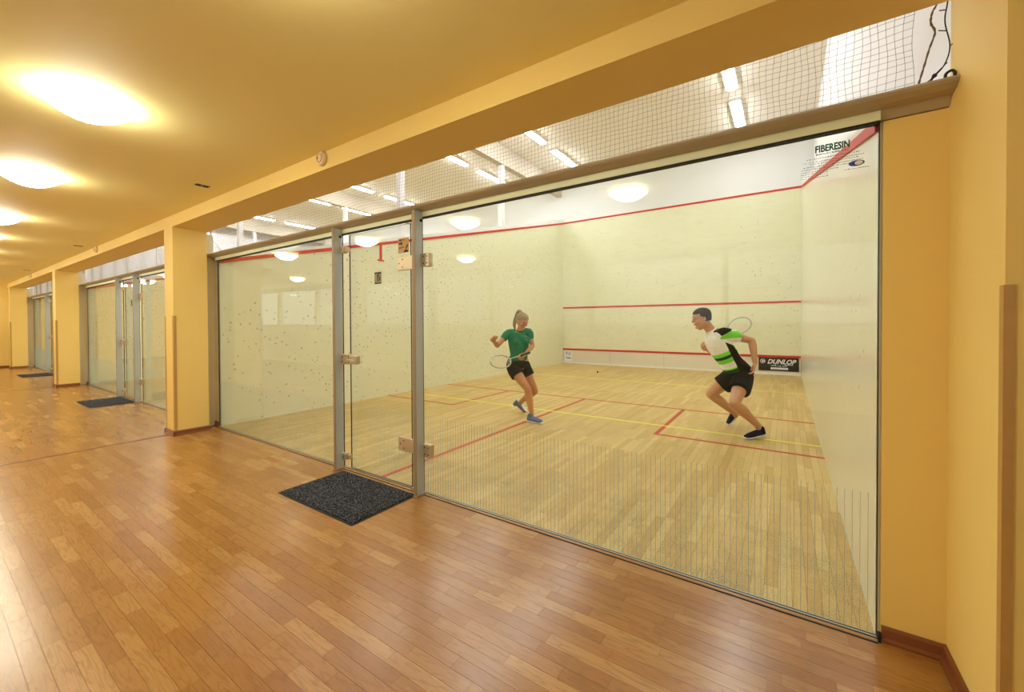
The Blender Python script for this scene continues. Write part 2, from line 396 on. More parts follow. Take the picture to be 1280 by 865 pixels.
# ------------------------------------------------------------------ courts
CW, CL = 6.4, 9.75
def sidewall_poly(y0, z0, y1, z1): pass
cfloor_rects = []
BW = .0582
x = 0
while x < CW-1e-4:
    y = -rnd.random()*.4
    while y < CL:
        ln = rnd.choice((.45, .6, .75, .9))
        a, b = max(y, 0), min(y+ln, CL)
        if b-a > .02: cfloor_rects.append((x, a, min(x+BW, CW), b))
        y += ln
    x += BW
near_, far_ = [], []
for c in cfloor_rects:
    v = visible_floor((c[0]+c[2])/2, (c[1]+c[3])/2)
    (near_ if v and v[1] < 1100 and v[2] < 800 else far_).append((v[0] if v else 0, c))
near_.sort(key=lambda t: t[0])
court_labels = ['the court where the two players run', 'the second court, beyond the nearest pillar', 'the farthest court at the end of the corridor']
short = ['players\' court', 'second court', 'farthest court']
def line_y(y): return 2.13+(4.57-2.13)*y/CL
stuff_proto = None
for k in range(3):
    o = -PER*k
    f = sempty('floor', (o, 0, 0), 'pale maple strip floor of %s' % court_labels[k], 'floor')
    tobj('subfloor', bxm((0, -.02, -.06, CW, CL, -.002)), M['seam2'], f)
    if k == 0:
        pm2 = {}
        for i, (z, (x0, y0, x1, y1)) in enumerate(near_):
            if i >= 298: far_.append((z, (x0, y0, x1, y1))); continue
            key = (round(x1-x0, 3), round(y1-y0, 3))
            if key not in pm2: pm2[key] = plank_mesh('floor_board', key[0]-.0012, key[1]-.0012, .002, M['parquet'])
            ob = bpy.data.objects.new('floor_board', pm2[key]); COL.objects.link(ob); ob.location = (x0+.0006, y0+.0006, 0); ob.parent = f
        stuff_floor('distant_floor_boards', [c for z, c in far_], M['parquet'], f, g=.0006)
        full = None
    else:
        if full is None: s0 = stuff_floor('floor_boards', [c for c in cfloor_rects], M['parquet'], f, g=.0006); full = s0
        else:
            s1 = full.copy(); COL.objects.link(s1); s1.parent = f
    # floor lines
    lb = bmesh.new(); z0, z1 = .0, .0008
    box(lb, 0, 4.235, z0, CW, 4.285, z1); box(lb, 3.175, .02, z0, 3.225, 4.235, z1)
    box(lb, 1.575, 2.635, z0, 1.625, 4.235, z1); box(lb, 0, 2.635, z0, 1.575, 2.685, z1)
    box(lb, 4.785, 2.635, z0, 4.835, 4.235, z1); box(lb, 4.835, 2.635, z0, CW, 2.685, z1)
    tobj('red_marking', lb, M['redfloor'], f)
    lb = bmesh.new(); box(lb, 0, 3.08, z0, CW, 3.12, z1+.0004); box(lb, 0, 6.76, z0, CW, 6.8, z1)
    tobj('yellow_marking', lb, M['yline'], f)
    # side walls: lower court plaster up to the sloping out line, thin white cap above
    def side(xa, xb, nm, m, lab):
        bm = bmesh.new()
        A = [bm.verts.new((xa, yy, zz)) for yy, zz in ((.02, 0), (CL, 0), (CL, line_y(CL)), (.02, line_y(0)))]
        B = [bm.verts.new((xb, yy, zz)) for yy, zz in ((.02, 0), (CL, 0), (CL, line_y(CL)), (.02, line_y(0)))]
        for i in range(4): bm.faces.new((A[i], A[(i+1) % 4], B[(i+1) % 4], B[i]))
        bm.faces.new(A); bm.faces.new(B[::-1])
        wl = struct(nm, bm, m, lab, 'wall')
        return wl
    def sloped(xa, xb, d0, d1, m, name, parent):
        bm = bmesh.new(); q = [(.02, line_y(0)+d0), (CL-.001, line_y(CL)+d0), (CL-.001, line_y(CL)+d1), (.02, line_y(0)+(.06 if d1 > .1 else d1))]
        A = [bm.verts.new((xa, yy, zz)) for yy, zz in q]; B = [bm.verts.new((xb, yy, zz)) for yy, zz in q]
        for i in range(4): bm.faces.new((A[i], A[(i+1) % 4], B[(i+1) % 4], B[i]))
        bm.faces.new(A); bm.faces.new(B[::-1]); return tobj(name, bm, m, parent)
    if k == 0:
        wr = side(CW, CW+.2, 'wall_right', M['courtR'], 'cream right side wall of the players\' court')
        sloped(CW-.002, CW+.2, 0, .16, M['white'], 'upper_cap', wr)
        sloped(CW-.012, CW-.002, -.025, .025, M['red'], 'red_out_line', wr)
    wl = side(-.4+o, o, 'wall_left', M['court'], 'cream left side wall of %s, full of ball marks' % court_labels[k] if k == 0 else 'cream left side wall of %s' % court_labels[k])
    sloped(-.4+o, o+.002, 0, .14, M['courtUp'], 'upper_cap', wl)
    sloped(o+.002, o+.012, -.025, .025, M['red'], 'red_out_line', wl)
    if k < 2: sloped(-.412+o, -.402+o, -.025, .025, M['red'], 'red_out_line', wl)
    # hanging mark under the out line of the left wall
    if k == 0:
        mk = bmesh.new(); box(mk, .002, 2.505, 2.47, .008, 2.555, 2.75); box(mk, .002, 2.46, 2.445, .008, 2.60, 2.47)
        tobj('red_hanging_mark', mk, M['red'], wl)
    # front wall
    fwl = struct('wall_front', bxm((o-.4 if k < 2 else o-.6, CL, 0, CW+o+(.24 if k == 0 else 0), CL+.15, 4.57)), M['courtF'], 'cream front wall with red lines in %s' % court_labels[k], 'wall')
    tobj('upper_wall', bxm((o-.4 if k < 2 else o-.6, CL, 4.57, CW+o+(.24 if k == 0 else 0), CL+.15, HALL)), M['courtUp'], fwl)
    tobj('red_out_line', bxm((o, CL-.008, 4.545, CW+o, CL, 4.595)), M['red'], fwl)
    tobj('red_service_line', bxm((o, CL-.008, 1.78, CW+o, CL, 1.83)), M['red'], fwl)
    for xx in (1.6, 3.2, 4.8): tobj('panel_joint', bxm((xx+o-.002, CL-.001, .5, xx+o+.002, CL+.001, 4.54)), M['tinwhite'], fwl)
    t = empty('tin', (o, CL, 0), label='white tin board with red top strip along the front wall of the %s' % short[k], cat='tin board')
    def tc(nm, bm, m): q = tobj(nm, bm, m, t); q.matrix_parent_inverse = Matrix.Translation((-o, -CL, 0)); return q
    tc('panel', bxm((o+.01, CL-.03, .05, CW+o-.01, CL-.001, .43)), M['tinwhite'])
    tc('top_strip', bevel(bxm((o+.005, CL-.045, .43, CW+o-.005, CL-.001, .485)), .006), M['red'])
    tc('foot_strip', bxm((o+.01, CL-.04, .001, CW+o-.01, CL-.001, .05)), M['whitetrim'])
    for xx in (1.6, 3.2, 4.8): tc('joint', bxm((xx+o-.003, CL-.032, .05, xx+o+.003, CL-.029, .43)), M['guard'])
# end wall right of the nearest court, ceiling, beams
struct('wall_end', bxm((6.64, -.0, 0, 6.8, CL+.15, HALL)), M['white'], 'high white end wall right of the players\' court', 'wall')
struct('wall_far_end', bxm((-14.4, 0, 0, -14.2, CL+.15, HALL)), M['white'], 'high white wall at the far end beyond the last court', 'wall')
struct('ceiling', bxm((-14.4, -.2, HALL, 6.8, CL+.15, HALL+.15)), M['hallceil'], 'high beige ceiling over the courts behind the net', 'ceiling')
for k in range(3):
    x = -.2-PER*k
    struct('trim_%d' % tn, bxm((x-.02, -.13, 5.45, x+.16, CL, HALL)), M['beam'], 'beige ceiling beam above the wall left of the %s' % short[k], 'beam'); tn += 1
    for j, yy in enumerate((3.1, 6.45)):
        zt = line_y(yy)+.06+.08*yy/CL
        c = tobj('column', bevel(bxm((x+.02, yy-.06, zt-.05, x+.14, yy+.06, 5.45)), .008), M['white'], origin=(x, yy, zt))
        tag(c, '%s white column standing on the wall left of the %s' % ('nearer' if j == 0 else 'farther', short[k]), 'column', None, 'structure')
# fluorescent fixtures
def fixture(x, y0, ln, label, group=None):
    e = empty('fluorescent_fixture', (x, y0, HALL), label=label, cat='ceiling light', group=group)
    tobj('housing', bevel(bxm((-.11, 0, -.05, .11, ln, 0)), .004), M['whitetrim'], e)
    tobj('lamp_cover', bevel(bxm((-.06, .02, -.085, .06, ln-.02, -.05)), .006), M['tube'], e)
    return e
fx = None
for k in range(3):
    for s, xx in enumerate((5.2, .95)):
        for j, y0 in enumerate((1.5, 3.4, 5.3, 7.3)):
            side_ = 'right-hand' if s == 0 else 'left-hand'
            if j < 2: lab = '%s of the two hidden fluorescent strips in the %s row over the %s' % ('first' if j == 0 else 'second', side_, short[k]); grp = None
            else: lab = '%s lit fluorescent strip of the %s row over the %s' % ('nearer' if j == 2 else 'farther', side_, short[k]); grp = None
            if fx is None: fx = fixture(xx-PER*k, y0, 1.5, lab, grp)
            else:
                c = copy_tree(fx); c.location = (xx-PER*k, y0, HALL); c['label'] = lab
                if grp: c['group'] = grp
                elif 'group' in c: del c['group']

# ------------------------------------------------------------------ glass fronts
def glass_front(k):
    o = -PER*k; nm = short[k]
    T = 2.132
    def pane(nmm, x0, x1, z0, z1, lab, cat, y0=.0):
        r = sempty(nmm, (x0+o, y0, 0), lab, cat)
        bm = bmesh.new(); box(bm, 0, 0, z0, x1-x0, .012, z1)
        for f_ in bm.faces:
            n = f_.calc_center_median()
            f_.material_index = 0 if (abs(n.y) < 1e-5 or abs(n.y-.012) < 1e-5) else 1
        tobj('pane', bm, [M['glass'], M['seal']], r)
        sb = bmesh.new(); x = .03
        while x < x1-x0-.01:
            box(sb, x-.0009, -.0012, z0+.01, x+.0009, -.0002, .60); x += .0256
        s = tobj('privacy_stripes', sb, M['stripe'], r); s['kind'] = 'stuff'
        return r
    pl = pane('window_%d' % (2*k+1), .006, 2.69, .006, T, 'large fixed glass pane left of the door of the %s' % nm, 'window')
    pr = pane('window_%d' % (2*k+2), 3.73, 6.398, .006, T, 'large fixed glass pane right of the door of the %s' % nm, 'window')
    tobj('side_seal', bxm((6.399-3.73, -.001, 0, 6.402-3.73, .013, 2.13)), M['seal'], pr)
    tobj('side_seal', bxm((-.006, -.001, 0, -.003, .013, 2.13)), M['seal'], pl)
    d = pane('door_%d' % (k+1), 2.80, 3.60, .012, 2.115, 'clear glass door between the two grey posts of the %s' % nm, 'door')
    # fittings on the door
    def screws(pts, y, parent, r=.006):
        bm = bmesh.new()
        for sx, sz in pts:
            ring = [bm.verts.new((sx+r*cos(a*pi/4), y-.0015, sz+r*sin(a*pi/4))) for a in range(8)]
            r2 = [bm.verts.new((v.co.x, y+.001, v.co.z)) for v in ring]
            bm.faces.new(ring)
            for i in range(8): bm.faces.new((ring[i], ring[(i+1) % 8], r2[(i+1) % 8], r2[i]))
        return tobj('screw', bm, M['black'], parent)
    for zc in (1.80, .345):
        h = tobj('hinge', bevel(bxm((.665, -.02, zc-.055, .935, -.001, zc+.055)), .004), M['steel'], d)
        screws([(.69, zc), (.73, zc+.03), (.73, zc-.03)], -.02, h)
        # clamp on the far side of the post, on the fixed pane
        h = tobj('hinge_clamp', bevel(bxm((.043, -.045, zc-.05, .12, -.001, zc+.05)), .004), M['steel'], pr)
        screws([(.062, zc+.026), (.1, zc+.026), (.062, zc-.026), (.1, zc-.026)], -.045, h)
    lk = tobj('lock', bevel(bxm((-.06, -.055, .955, .04, -.001, 1.045)), .005), M['steel'], d)
    screws([(-.035, 1.022), (-.035, .978), (.015, 1.03), (.015, .968)], -.055, lk)
    lk2 = tobj('lock_case', bevel(bxm((.042, -.045, .96, .15, -.001, 1.035)), .005), M['steel'], d)
    hb = bmesh.new(); tube(hb, [(.05, -.06, .998), (.09, -.075, 1.0), (.16, -.078, .998)], .007, 10); tobj('handle', hb, M['alu'], lk2, smooth=True)
    for zc in (1.985, .115):
        q = tobj('stop_bracket', bevel(bxm((-.065, -.05, zc-.03, -.02, -.001, zc+.03), (-.02, -.035, zc-.02, .015, -.001, zc+.02)), .003), M['steel'], d)
        screws([(-.045, zc), (-.005, zc)], -.036, q) if False else screws([(-.045, zc)], -.05, q)
    # stickers on the door
    if k < 2:
        s = tobj('sticker', bxm((.66, -.002, 1.885, .785, -.0006, 2.005)), M['tan'], d)
        sb = bmesh.new()
        for (a, b, c2, e) in ((.672, 1.985, .70, 1.995), (.708, 1.987, .716, 1.994), (.724, 1.987, .733, 1.994), (.672, 1.955, .684, 1.972), (.69, 1.952, .708, 1.975), (.67, 1.925, .70, 1.932), (.707, 1.928, .728, 1.935)): box(sb, a, -.0035, b, c2, -.002, e)
        extrude_xz(sb, [(.722, 1.89), (.778, 1.89), (.776, 1.902), (.752, 1.912), (.735, 1.905)], -.0035, -.002)
        extrude_xz(sb, [(.748, 1.918), (.755, 1.94), (.776, 1.952), (.778, 1.945), (.764, 1.928), (.76, 1.915)], -.0035, -.002)
        tobj('printed_figure', sb, M['black'], s)
        s = tobj('sticker', bxm((.355, -.002, 1.655, .445, -.0006, 1.755)), M['olive'], d)
        sb = bmesh.new(); box(sb, .358, -.0035, 1.74, .442, -.002, 1.752); box(sb, .358, -.0035, 1.657, .442, -.002, 1.665)
        extrude_xz(sb, [(.395, 1.675), (.403, 1.675), (.405, 1.715), (.418, 1.733), (.41, 1.736), (.39, 1.73)], -.0035, -.002)
        extrude_xz(sb, [(.415, 1.675), (.432, 1.69), (.432, 1.72), (.424, 1.72)], -.0035, -.002)
        tobj('printed_figure', sb, M['black'], s)
    # posts
    for j, (x0, lab) in enumerate(((2.703, 'grey metal post on the lock side of the door of the %s' % nm), (3.737, 'grey metal post on the hinge side of the door of the %s' % nm))):
        e = empty('door_post', (x0+o, -.11, 0), label=lab, cat='post')
        bm = bevel(bxm((0, 0, .012, .036, .076, 2.17)), .003)
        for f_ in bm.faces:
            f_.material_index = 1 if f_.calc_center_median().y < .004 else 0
        tobj('profile', bm, [M['postside'], M['postfront']], e)
        tobj('foot_plate', bevel(bxm((-.004, -.004, 0, .042, .08, .012)), .002), M['postfront'], e)
        b2 = bmesh.new(); lathe(b2, [(0, 0), (.012, 0), (.012, .006), (.008, .01), (0, .01)], 12); bmesh.ops.rotate(b2, verts=b2.verts, cent=(0, 0, 0), matrix=Matrix.Rotation(pi/2, 3, 'Y')); bmesh.ops.translate(b2, vec=(.036, .06, 2.10), verts=b2.verts)
        tobj('bolt', b2, M['black'], e)
    # header rail and floor channel
    xl, xr = (-.195+o, 6.603+o)
    if k: xr = 6.6+o
    e = empty('header_rail', (xl, 0, 2.17), label='bronze metal gutter-shaped rail running over the glass front of the %s' % nm, cat='rail')
    bm = bmesh.new(); extrude_yz(bm, [(.03, -.033), (0, -.03), (-.024, .003), (-.07, .008), (-.1, .02), (-.109, .03), (-.1, .041), (.03, .045)], 0 if k < 3 else 0, xr-xl)
    # the rail is notched round the pillar on its left by starting behind it
    tobj('gutter', bm, M['alu_dark'], e)
    bm = bxm((.195, -.026, -.036, 6.595, -.0015, .003)); tobj('channel', bm, M['band'], e)
    bm = bxm((.195, -.022, -.043, 6.595, .012, -.036)); tobj('black_seal', bm, M['black'], e)
    bm = bxm((0, -.014, 0, CW, .026, .006)); 
    e2 = empty('floor_channel', (o, 0, 0), label='slim metal channel under the glass front of the %s' % nm, cat='channel')
    tobj('rail', bxm((0, -.006, 0, CW, -.001, .007)), M['alu'], e2)
    tobj('inner_rail', bxm((0, .013, 0, CW, .016, .006)), M['alu'], e2)
    tobj('end_seal', bxm((CW, -.03, 0, CW+.012, -.001, .03)), M['black'], e2)
    tobj('black_joint', bxm((0, -.014, 0, CW, -.006, .005)), M['black'], e2)
    tobj('threshold_strip', bxm((0, -.034, 0, CW, -.014, .004)), M['laminate'], e2)
    tobj('outer_joint', bxm((0, -.041, 0, CW, -.034, .003)), M['black'], e2)
    # mat
    mx = empty('door_mat', (2.79+o, -.635, 0), label='black ribbed doormat in front of the glass door of the %s' % nm, cat='doormat')
    tobj('pile', bevel(bxm((.015, .015, .001, .93, .55, .012)), .003), M['mat'], mx)
    tobj('rubber_edge', bevel(bxm((0, 0, 0, .945, .565, .005)), .002), M['black'], mx)
    return e
for k in range(3): hr = glass_front(k)
# lettering printed on the right-hand pane of the nearest court
pr = [ob for ob in bpy.data.objects if ob.name.startswith('window_2')][0]
def onpane(name, bm, m, x, z, parent=pr):
    bmesh.ops.translate(bm, vec=(x-3.73, -.0015, z), verts=bm.verts); return tobj(name, bm, m, parent, recalc=False)
onpane('green_lettering', text_bm('FIBERESIN', .118, .032, 0, .04), M['green'], 6.188, 2.056)
onpane('small_lettering', text_bm('INDUSTRIES INC', .112, .007, 0, .02), M['greyprint'], 6.191, 2.045)
bmp = bmesh.new(); rr = random.Random(5)
for (xa, xb, zz) in ((6.158, 6.34, 2.031), (6.145, 6.352, 2.018), (6.17, 6.33, 2.009), (6.146, 6.35, 1.998), (6.139, 6.345, 1.988), (6.137, 6.27, 1.977), (6.137, 6.23, 1.968), (6.137, 6.235, 1.959), (6.137, 6.23, 1.95), (6.288, 6.362, 1.962)):
    x = xa
    while x < xb:
        wd = rr.uniform(.0015, .006)
        box(bmp, x-3.73, -.0012, zz, x+wd-3.73, -.0004, zz+rr.uniform(.0015, .003)); x += wd+rr.uniform(.002, .005)
tobj('small_print', bmp, M['greyprint'], pr)['kind'] = 'stuff'
def disc(x, z, a, b, y0, y1, n=20):
    bm = bmesh.new(); extrude_xz(bm, [(x+a*cos(2*pi*i/n), z+b*sin(2*pi*i/n)) for i in range(n)], y0, y1); return bm
e1 = tobj('blue_logo', disc(6.328-3.73, 1.984, .026, .0125, -.0012, -.0003), M['blue'], pr)
tobj('logo_ring', disc(6.335-3.73, 1.984, .019, .0115, -.0018, -.0012), M['navy'], e1)
tobj('logo_moon', disc(6.335-3.73, 1.984, .014, .009, -.0024, -.0018), M['signwhite'], e1)

# ------------------------------------------------------------------ net above the header
def net_mesh(nx, nz, c, seed=2):
    r = random.Random(seed); vs, fs = [], []
    def P(i, j):
        x = i*c; z = j*c
        y = .012*sin(x*3.1+z*4)+.01*sin(x*7.3)
        sag = .006*sin(x*5)+.004*sin(x*11+j)
        return Vector((x+.004*sin(z*20+i*.7), y, z+sag))
    def seg(a, b, t):
        d = (b-a).normalized(); u = d.cross(Vector((0, 1, 0))).normalized(); v = Vector((0, 1, 0)); n = len(vs)
        for p in (a, b):
            for ang in (0, 120, 240): vs.append(tuple(p+u*cos(radians(ang))*t+v*sin(radians(ang))*t))
        for q in range(3): fs.append((n+q, n+(q+1) % 3, n+3+(q+1) % 3, n+3+q))
    for i in range(nx+1):
        for j in range(nz+1):
            p = P(i, j)
            if i < nx: seg(p, P(i+1, j), .0009)
            if j < nz: seg(p, P(i, j+1), .0009)
            n = len(vs); k = .0022
            vs += [tuple(p+Vector(d)*k) for d in ((1, 0, 0), (-1, 0, 0), (0, 1, 0), (0, -1, 0), (0, 0, 1), (0, 0, -1))]
            for a, b, d in ((0, 2, 4), (2, 1, 4), (1, 3, 4), (3, 0, 4), (2, 0, 5), (1, 2, 5), (3, 1, 5), (0, 3, 5)): fs.append((n+a, n+b, n+d))
    me = bpy.data.meshes.new('netting'); me.from_pydata(vs, [], fs); me.materials.append(M['cord']); return me
def smooth_pts(p, n=8):
    p = [Vector(q) for q in p]; out = []
    for i in range(len(p)-1):
        a, b, c, d = p[max(i-1, 0)], p[i], p[i+1], p[min(i+2, len(p)-1)]
        for j in range(n):
            t = j/n; out.append(.5*((2*b)+(c-a)*t+(2*a-5*b+4*c-d)*t*t+(3*b-3*c+d-a)*t**3))
    return out+[p[-1]]
NM = net_mesh(252, 27, .0262)
for k in range(3):
    e = empty('safety_net', (-.1-PER*k, .015, 2.215), label='fine grey ball net hung above the glass front of the %s' % short[k], cat='net')
    ob = bpy.data.objects.new('netting', NM); COL.objects.link(ob); ob.parent = e; ob['kind'] = 'stuff'
    rp = bmesh.new(); rq = smooth_pts([(6.614, 0, 0), (6.618, 0, .04), (6.632, 0, .10), (6.648, 0, .17), (6.664, 0, .23), (6.652, 0, .27), (6.656, 0, .31), (6.67, 0, .35), (6.66, 0, .45), (6.67, 0, .6)], 5)
    tube(rp, rq, [.0035+.001*sin(t*2.4) for t in range(len(rq))], 6)
    tobj('edge_rope', rp, M['rope'], e, smooth=True)
bm = bmesh.new()
tube(bm, smooth_pts([(6.592, -.02, 2.75), (6.591, -.02, 2.548), (6.583, -.02, 2.46), (6.597, -.02, 2.363), (6.585, -.02, 2.30), (6.558, -.02, 2.262), (6.52, -.02, 2.235), (6.47, -.025, 2.225), (6.40, -.03, 2.226)]), .0022, 8)
c = tobj('elastic_cord', bm, M['cable'], smooth=True, origin=(6.592, -.02, 2.75)); tag(c, 'thin black elastic cord hanging at the right end of the net by the pillar', 'cord')
off = -Vector((6.592, -.02, 2.75))
for a, b in (((6.597, -.02, 2.36), (6.61, -.02, 2.368)), ((6.588, -.02, 2.42), (6.568, -.01, 2.435)), ((6.588, -.02, 2.50), (6.57, -.01, 2.51)), ((6.548, -.02, 2.256), (6.59, -.02, 2.30)), ((6.56, -.02, 2.262), (6.53, -.015, 2.225))): 
    bm = bmesh.new(); tube(bm, [a, b], .002, 6); t_ = tobj('tie', bm, M['cable'], c); t_.matrix_parent_inverse = Matrix.Translation(off)
bm = bmesh.new(); bmesh.ops.create_icosphere(bm, subdivisions=2, radius=.008, matrix=Matrix.Translation((6.556, -.02, 2.262))); t_ = tobj('knot', bm, M['cable'], c, smooth=True); t_.matrix_parent_inverse = Matrix.Translation(off)
bm = bmesh.new(); tube(bm, smooth_pts([(6.575, -.07, 2.21), (6.575, -.07, 2.235), (6.59, -.07, 2.245), (6.598, -.07, 2.235), (6.598, -.07, 2.212)]), .005, 8)
tag(tobj('hook', bm, M['cable'], smooth=True, origin=(6.585, -.07, 2.21)), 'small dark hook on the right end of the nearest header rail', 'hook')
for k in range(2):
    bm = bmesh.new(); o = -PER*k
    tube(bm, smooth_pts([(-.1+o, -.03, 2.6), (-.06+o, -.03, 2.42), (.05+o, -.03, 2.34), (.16+o, -.03, 2.27), (.24+o, -.03, 2.225)]), .002, 6)
    tube(bm, smooth_pts([(.22+o, -.03, 2.226), (.10+o, -.03, 2.29), (.02+o, -.03, 2.30)]), .0018, 6)
    tag(tobj('elastic_cord', bm, M['cord'], smooth=True, origin=(-.1+o, -.03, 2.6)), 'thin grey cord at the left end of the net of the %s' % short[k], 'cord')

# ------------------------------------------------------------------ signs on the tin of the players' court
sg = empty('advertising_board', (5.52, 9.715, .10), label='black DUNLOP board on the tin at the right end of the front wall', cat='sign')
tobj('board', bxm((0, -.006, 0, .84, .003, .33)), M['signblack'], sg)
def onsign(name, bm, m, x, z, parent=sg, y=-.0075):
    bmesh.ops.translate(bm, vec=(x, y, z), verts=bm.verts); return tobj(name, bm, m, parent, recalc=False)
onsign('lettering', text_bm('DUNLOP', .6, .12, .35, .03), M['signwhite'], .19, .17)
a = onsign('emblem', disc(0, 0, .055, .055, -.001, 0, 24), M['signwhite'], .09, .235)
q = disc(.0, 0, .042, .042, -.002, -.001, 24); bmesh.ops.translate(q, vec=(.09, -.0075, .235), verts=q.verts); a2 = tobj('emblem_ring', q, M['signblack'], a)
q = bmesh.new(); extrude_xz(q, [(-.03, -.03), (.06, 0), (-.03, .03), (-.01, 0)], -.003, -.002); bmesh.ops.translate(q, vec=(.09, -.0075, .235), verts=q.verts); tobj('emblem_arrow', q, M['signwhite'], a)
q = bmesh.new()
for (x0, z0, x1, z1) in ((.27, .125, .35, .14), (.36, .115, .372, .16), (.39, .12, .44, .13), (.45, .105, .47, .135), (.5, .118, .6, .13), (.55, .15, .72, .162), (.26, .035, .62, .085)): box(q, x0, -.009, z0, x1, -.0065, z1)
tobj('white_print', q, M['signwhite'], sg)['kind'] = 'stuff'
q = bmesh.new()
for i in range(7): box(q, .3+i*.042, -.011, .045, .312+i*.042, -.009, .06)
tobj('black_print', q, M['signblack'], sg)['kind'] = 'stuff'
sg = empty('notice', (.06, 9.715, .07), label='small white notice on the tin at the left end of the front wall', cat='sign')
tobj('plate', bxm((0, -.006, 0, .27, .003, .34)), M['signwhite'], sg)
q = bmesh.new()
for (x0, z0, x1, z1) in ((.05, .28, .1, .305), (.12, .285, .16, .3), (.19, .275, .22, .31), (.05, .235, .1, .265), (.12, .23, .23, .25), (.05, .1, .09, .125), (.095, .09, .2, .12), (.21, .08, .24, .11)): box(q, x0, -.009, z0, x1, -.006, z1)
tobj('dark_print', q, M['navy'], sg)['kind'] = 'stuff'
q = bmesh.new(); box(q, .05, -.009, .185, .24, -.006, .195); tobj('green_print', q, M['green'], sg)

# ------------------------------------------------------------------ corridor ceiling fittings
def dome_lamp(x, y, lab, grp=None):
    e = empty('dome_lamp', (x, y, HC), label=lab, cat='ceiling lamp', group=grp)
    bm = bmesh.new(); lathe(bm, [(0, 0), (.06, 0), (.06, -.036), (0, -.036)], 20); tobj('base', bm, M['whitetrim'], e)
    R_ = .175; D_ = .075; pr_ = [(R_*i/8, -.04-D_*(1-(i/8)**2)) for i in range(9)]
    bm = bmesh.new(); lathe(bm, pr_+[(R_+.001, -.037), (R_-.006, -.034), (0, -.034)], 28)
    tobj('shade', bm, M['dome'], e, smooth=True); return e
XL = [4.82, 2.76, .79, -1.52, -3.4, -5.3, -7.3, -9.3, -11.3, -13.2]
ordn = ['nearest', 'second nearest', 'third nearest', 'fourth nearest', 'fifth nearest', 'sixth nearest']
lamps = []
dl = dome_lamp(2.76, -1.63, 'frosted dome lamp on the corridor ceiling, largest one in the picture')
for x in XL:
    if x == 2.76: continue
    c = copy_tree(dl); c.location = (x, -1.63, HC)
    if x in (.79, -1.52, -3.4, -5.3):
        c['label'] = 'frosted dome ceiling lamp, %s counted from the largest one on the corridor ceiling' % {.79: 'first', -1.52: 'second', -3.4: 'third', -5.3: 'fourth'}[x]
    elif x == 4.82: c['label'] = 'frosted dome ceiling lamp above the camera, seen only mirrored in the nearest glass front'
    else: c['label'] = 'frosted dome lamp at the far end of the corridor ceiling, %s from the end wall' % {-13.2: 'first', -11.3: 'second', -9.3: 'third', -7.3: 'fourth'}[x]
for i, x in enumerate((.96, -5.13, -11.2)):
    c = copy_tree(dl); c.location = (x, -3.76, HC); c['label'] = '%s frosted dome ceiling lamp of the row nearer the opposite corridor wall' % ('first', 'middle', 'last')[i]
def vent(x, y, lab):
    e = empty('ceiling_socket', (x, y, HC), label=lab, cat='ceiling fitting')
    tobj('plate', bxm((-.03, -.06, -.004, .03, .06, 0)), M['plastic'], e)
    for a in (-1, 1):
        for b in (-1, 1):
            tobj('slot', bxm((a*.014-.011, b*.027-.022, -.008, a*.014+.011, b*.027+.022, -.004)), M['black'], e)
vent(1.607, -.70, 'small dark four-part fitting on the ceiling, nearest one by the beam')
vent(-3.43, -.67, 'small dark four-part fitting on the ceiling near the second court, middle one of three')
vent(-8.6, -.66, 'small dark four-part fitting on the ceiling near the end wall, farthest one')
for k in range(3):
    e = empty('smoke_detector', ((3.2, -3.3, -9.6)[k], -.48, 2.548), label='round ivory detector on the beam above the %s' % short[k], cat='detector')
    def dd(name, prof, m):
        bm = bmesh.new(); lathe(bm, prof, 24); bmesh.ops.rotate(bm, verts=bm.verts, cent=(0, 0, 0), matrix=Matrix.Rotation(pi/2, 3, 'X')); return tobj(name, bm, m, e)
    dd('housing', [(0, 0), (.052, 0), (.052, .018), (.046, .028), (.03, .032), (0, .033)], M['plastic'])
    dd('grille_ring', [(.026, .031), (.03, .036), (.034, .031)], M['tan'])
    tobj('marking', bxm((-.038, -.034, .004, -.018, -.028, .012), (-.032, -.034, -.01, -.024, -.028, .0)), M['black'], e)
e = empty('wall_switch', (XW, -.72, 1.33), label='small dark switch on the far end wall of the corridor', cat='switch')
tobj('plate', bevel(bxm((0, -.04, -.06, .012, .04, .06)), .003), M['plastic'], e); tobj('rocker', bxm((.012, -.025, -.04, .018, .025, .04)), M['black'], e)

# ------------------------------------------------------------------ people
def skin_mat(name, c):
    m = mat(name, c, .5); b = m.node_tree.nodes['Principled BSDF']
    p = pos_scaled(m, (1, 1, 1)); setc(m, mix(m, noise(m, p, 14, 3), c, tuple(v*.88 for v in c[:3])+(1,)))
    return m
def cloth(name, c, v=.85):
    m = mat(name, c, .85, spec=.2); p = pos_scaled(m, (1, 1, 1)); setc(m, mix(m, noise(m, p, 18, 3), c, tuple(q*v for q in c[:3])+(1,))); bump(m, noise(m, p, 22, 2), .5, .02); return m
M['skinG'] = skin_mat('tanned_skin', srgb(204, 142, 96)); M['skinM'] = skin_mat('fair_skin', srgb(214, 158, 120))
M['hairG'] = cloth('blond_hair', srgb(182, 152, 104), .55); M['hairM'] = cloth('brown_hair', srgb(62, 42, 28), .6)
M['shirtG'] = cloth('green_polo', srgb(16, 128, 92), .8)
M['shorts'] = cloth('black_shorts', srgb(16, 15, 18)); M['eye'] = mat('dark_eye', srgb(30, 20, 16), .2); M['lip'] = mat('lip', srgb(176, 92, 78), .5)
M['shoeG'] = cloth('blue_white_shoe', srgb(120, 136, 176), .6); M['shoeM'] = cloth('navy_shoe', srgb(20, 24, 62), .6); M['sole'] = mat('white_sole', srgb(226, 226, 226), .5)
M['collar'] = mat('collar_piece', srgb(20, 40, 34), .7)
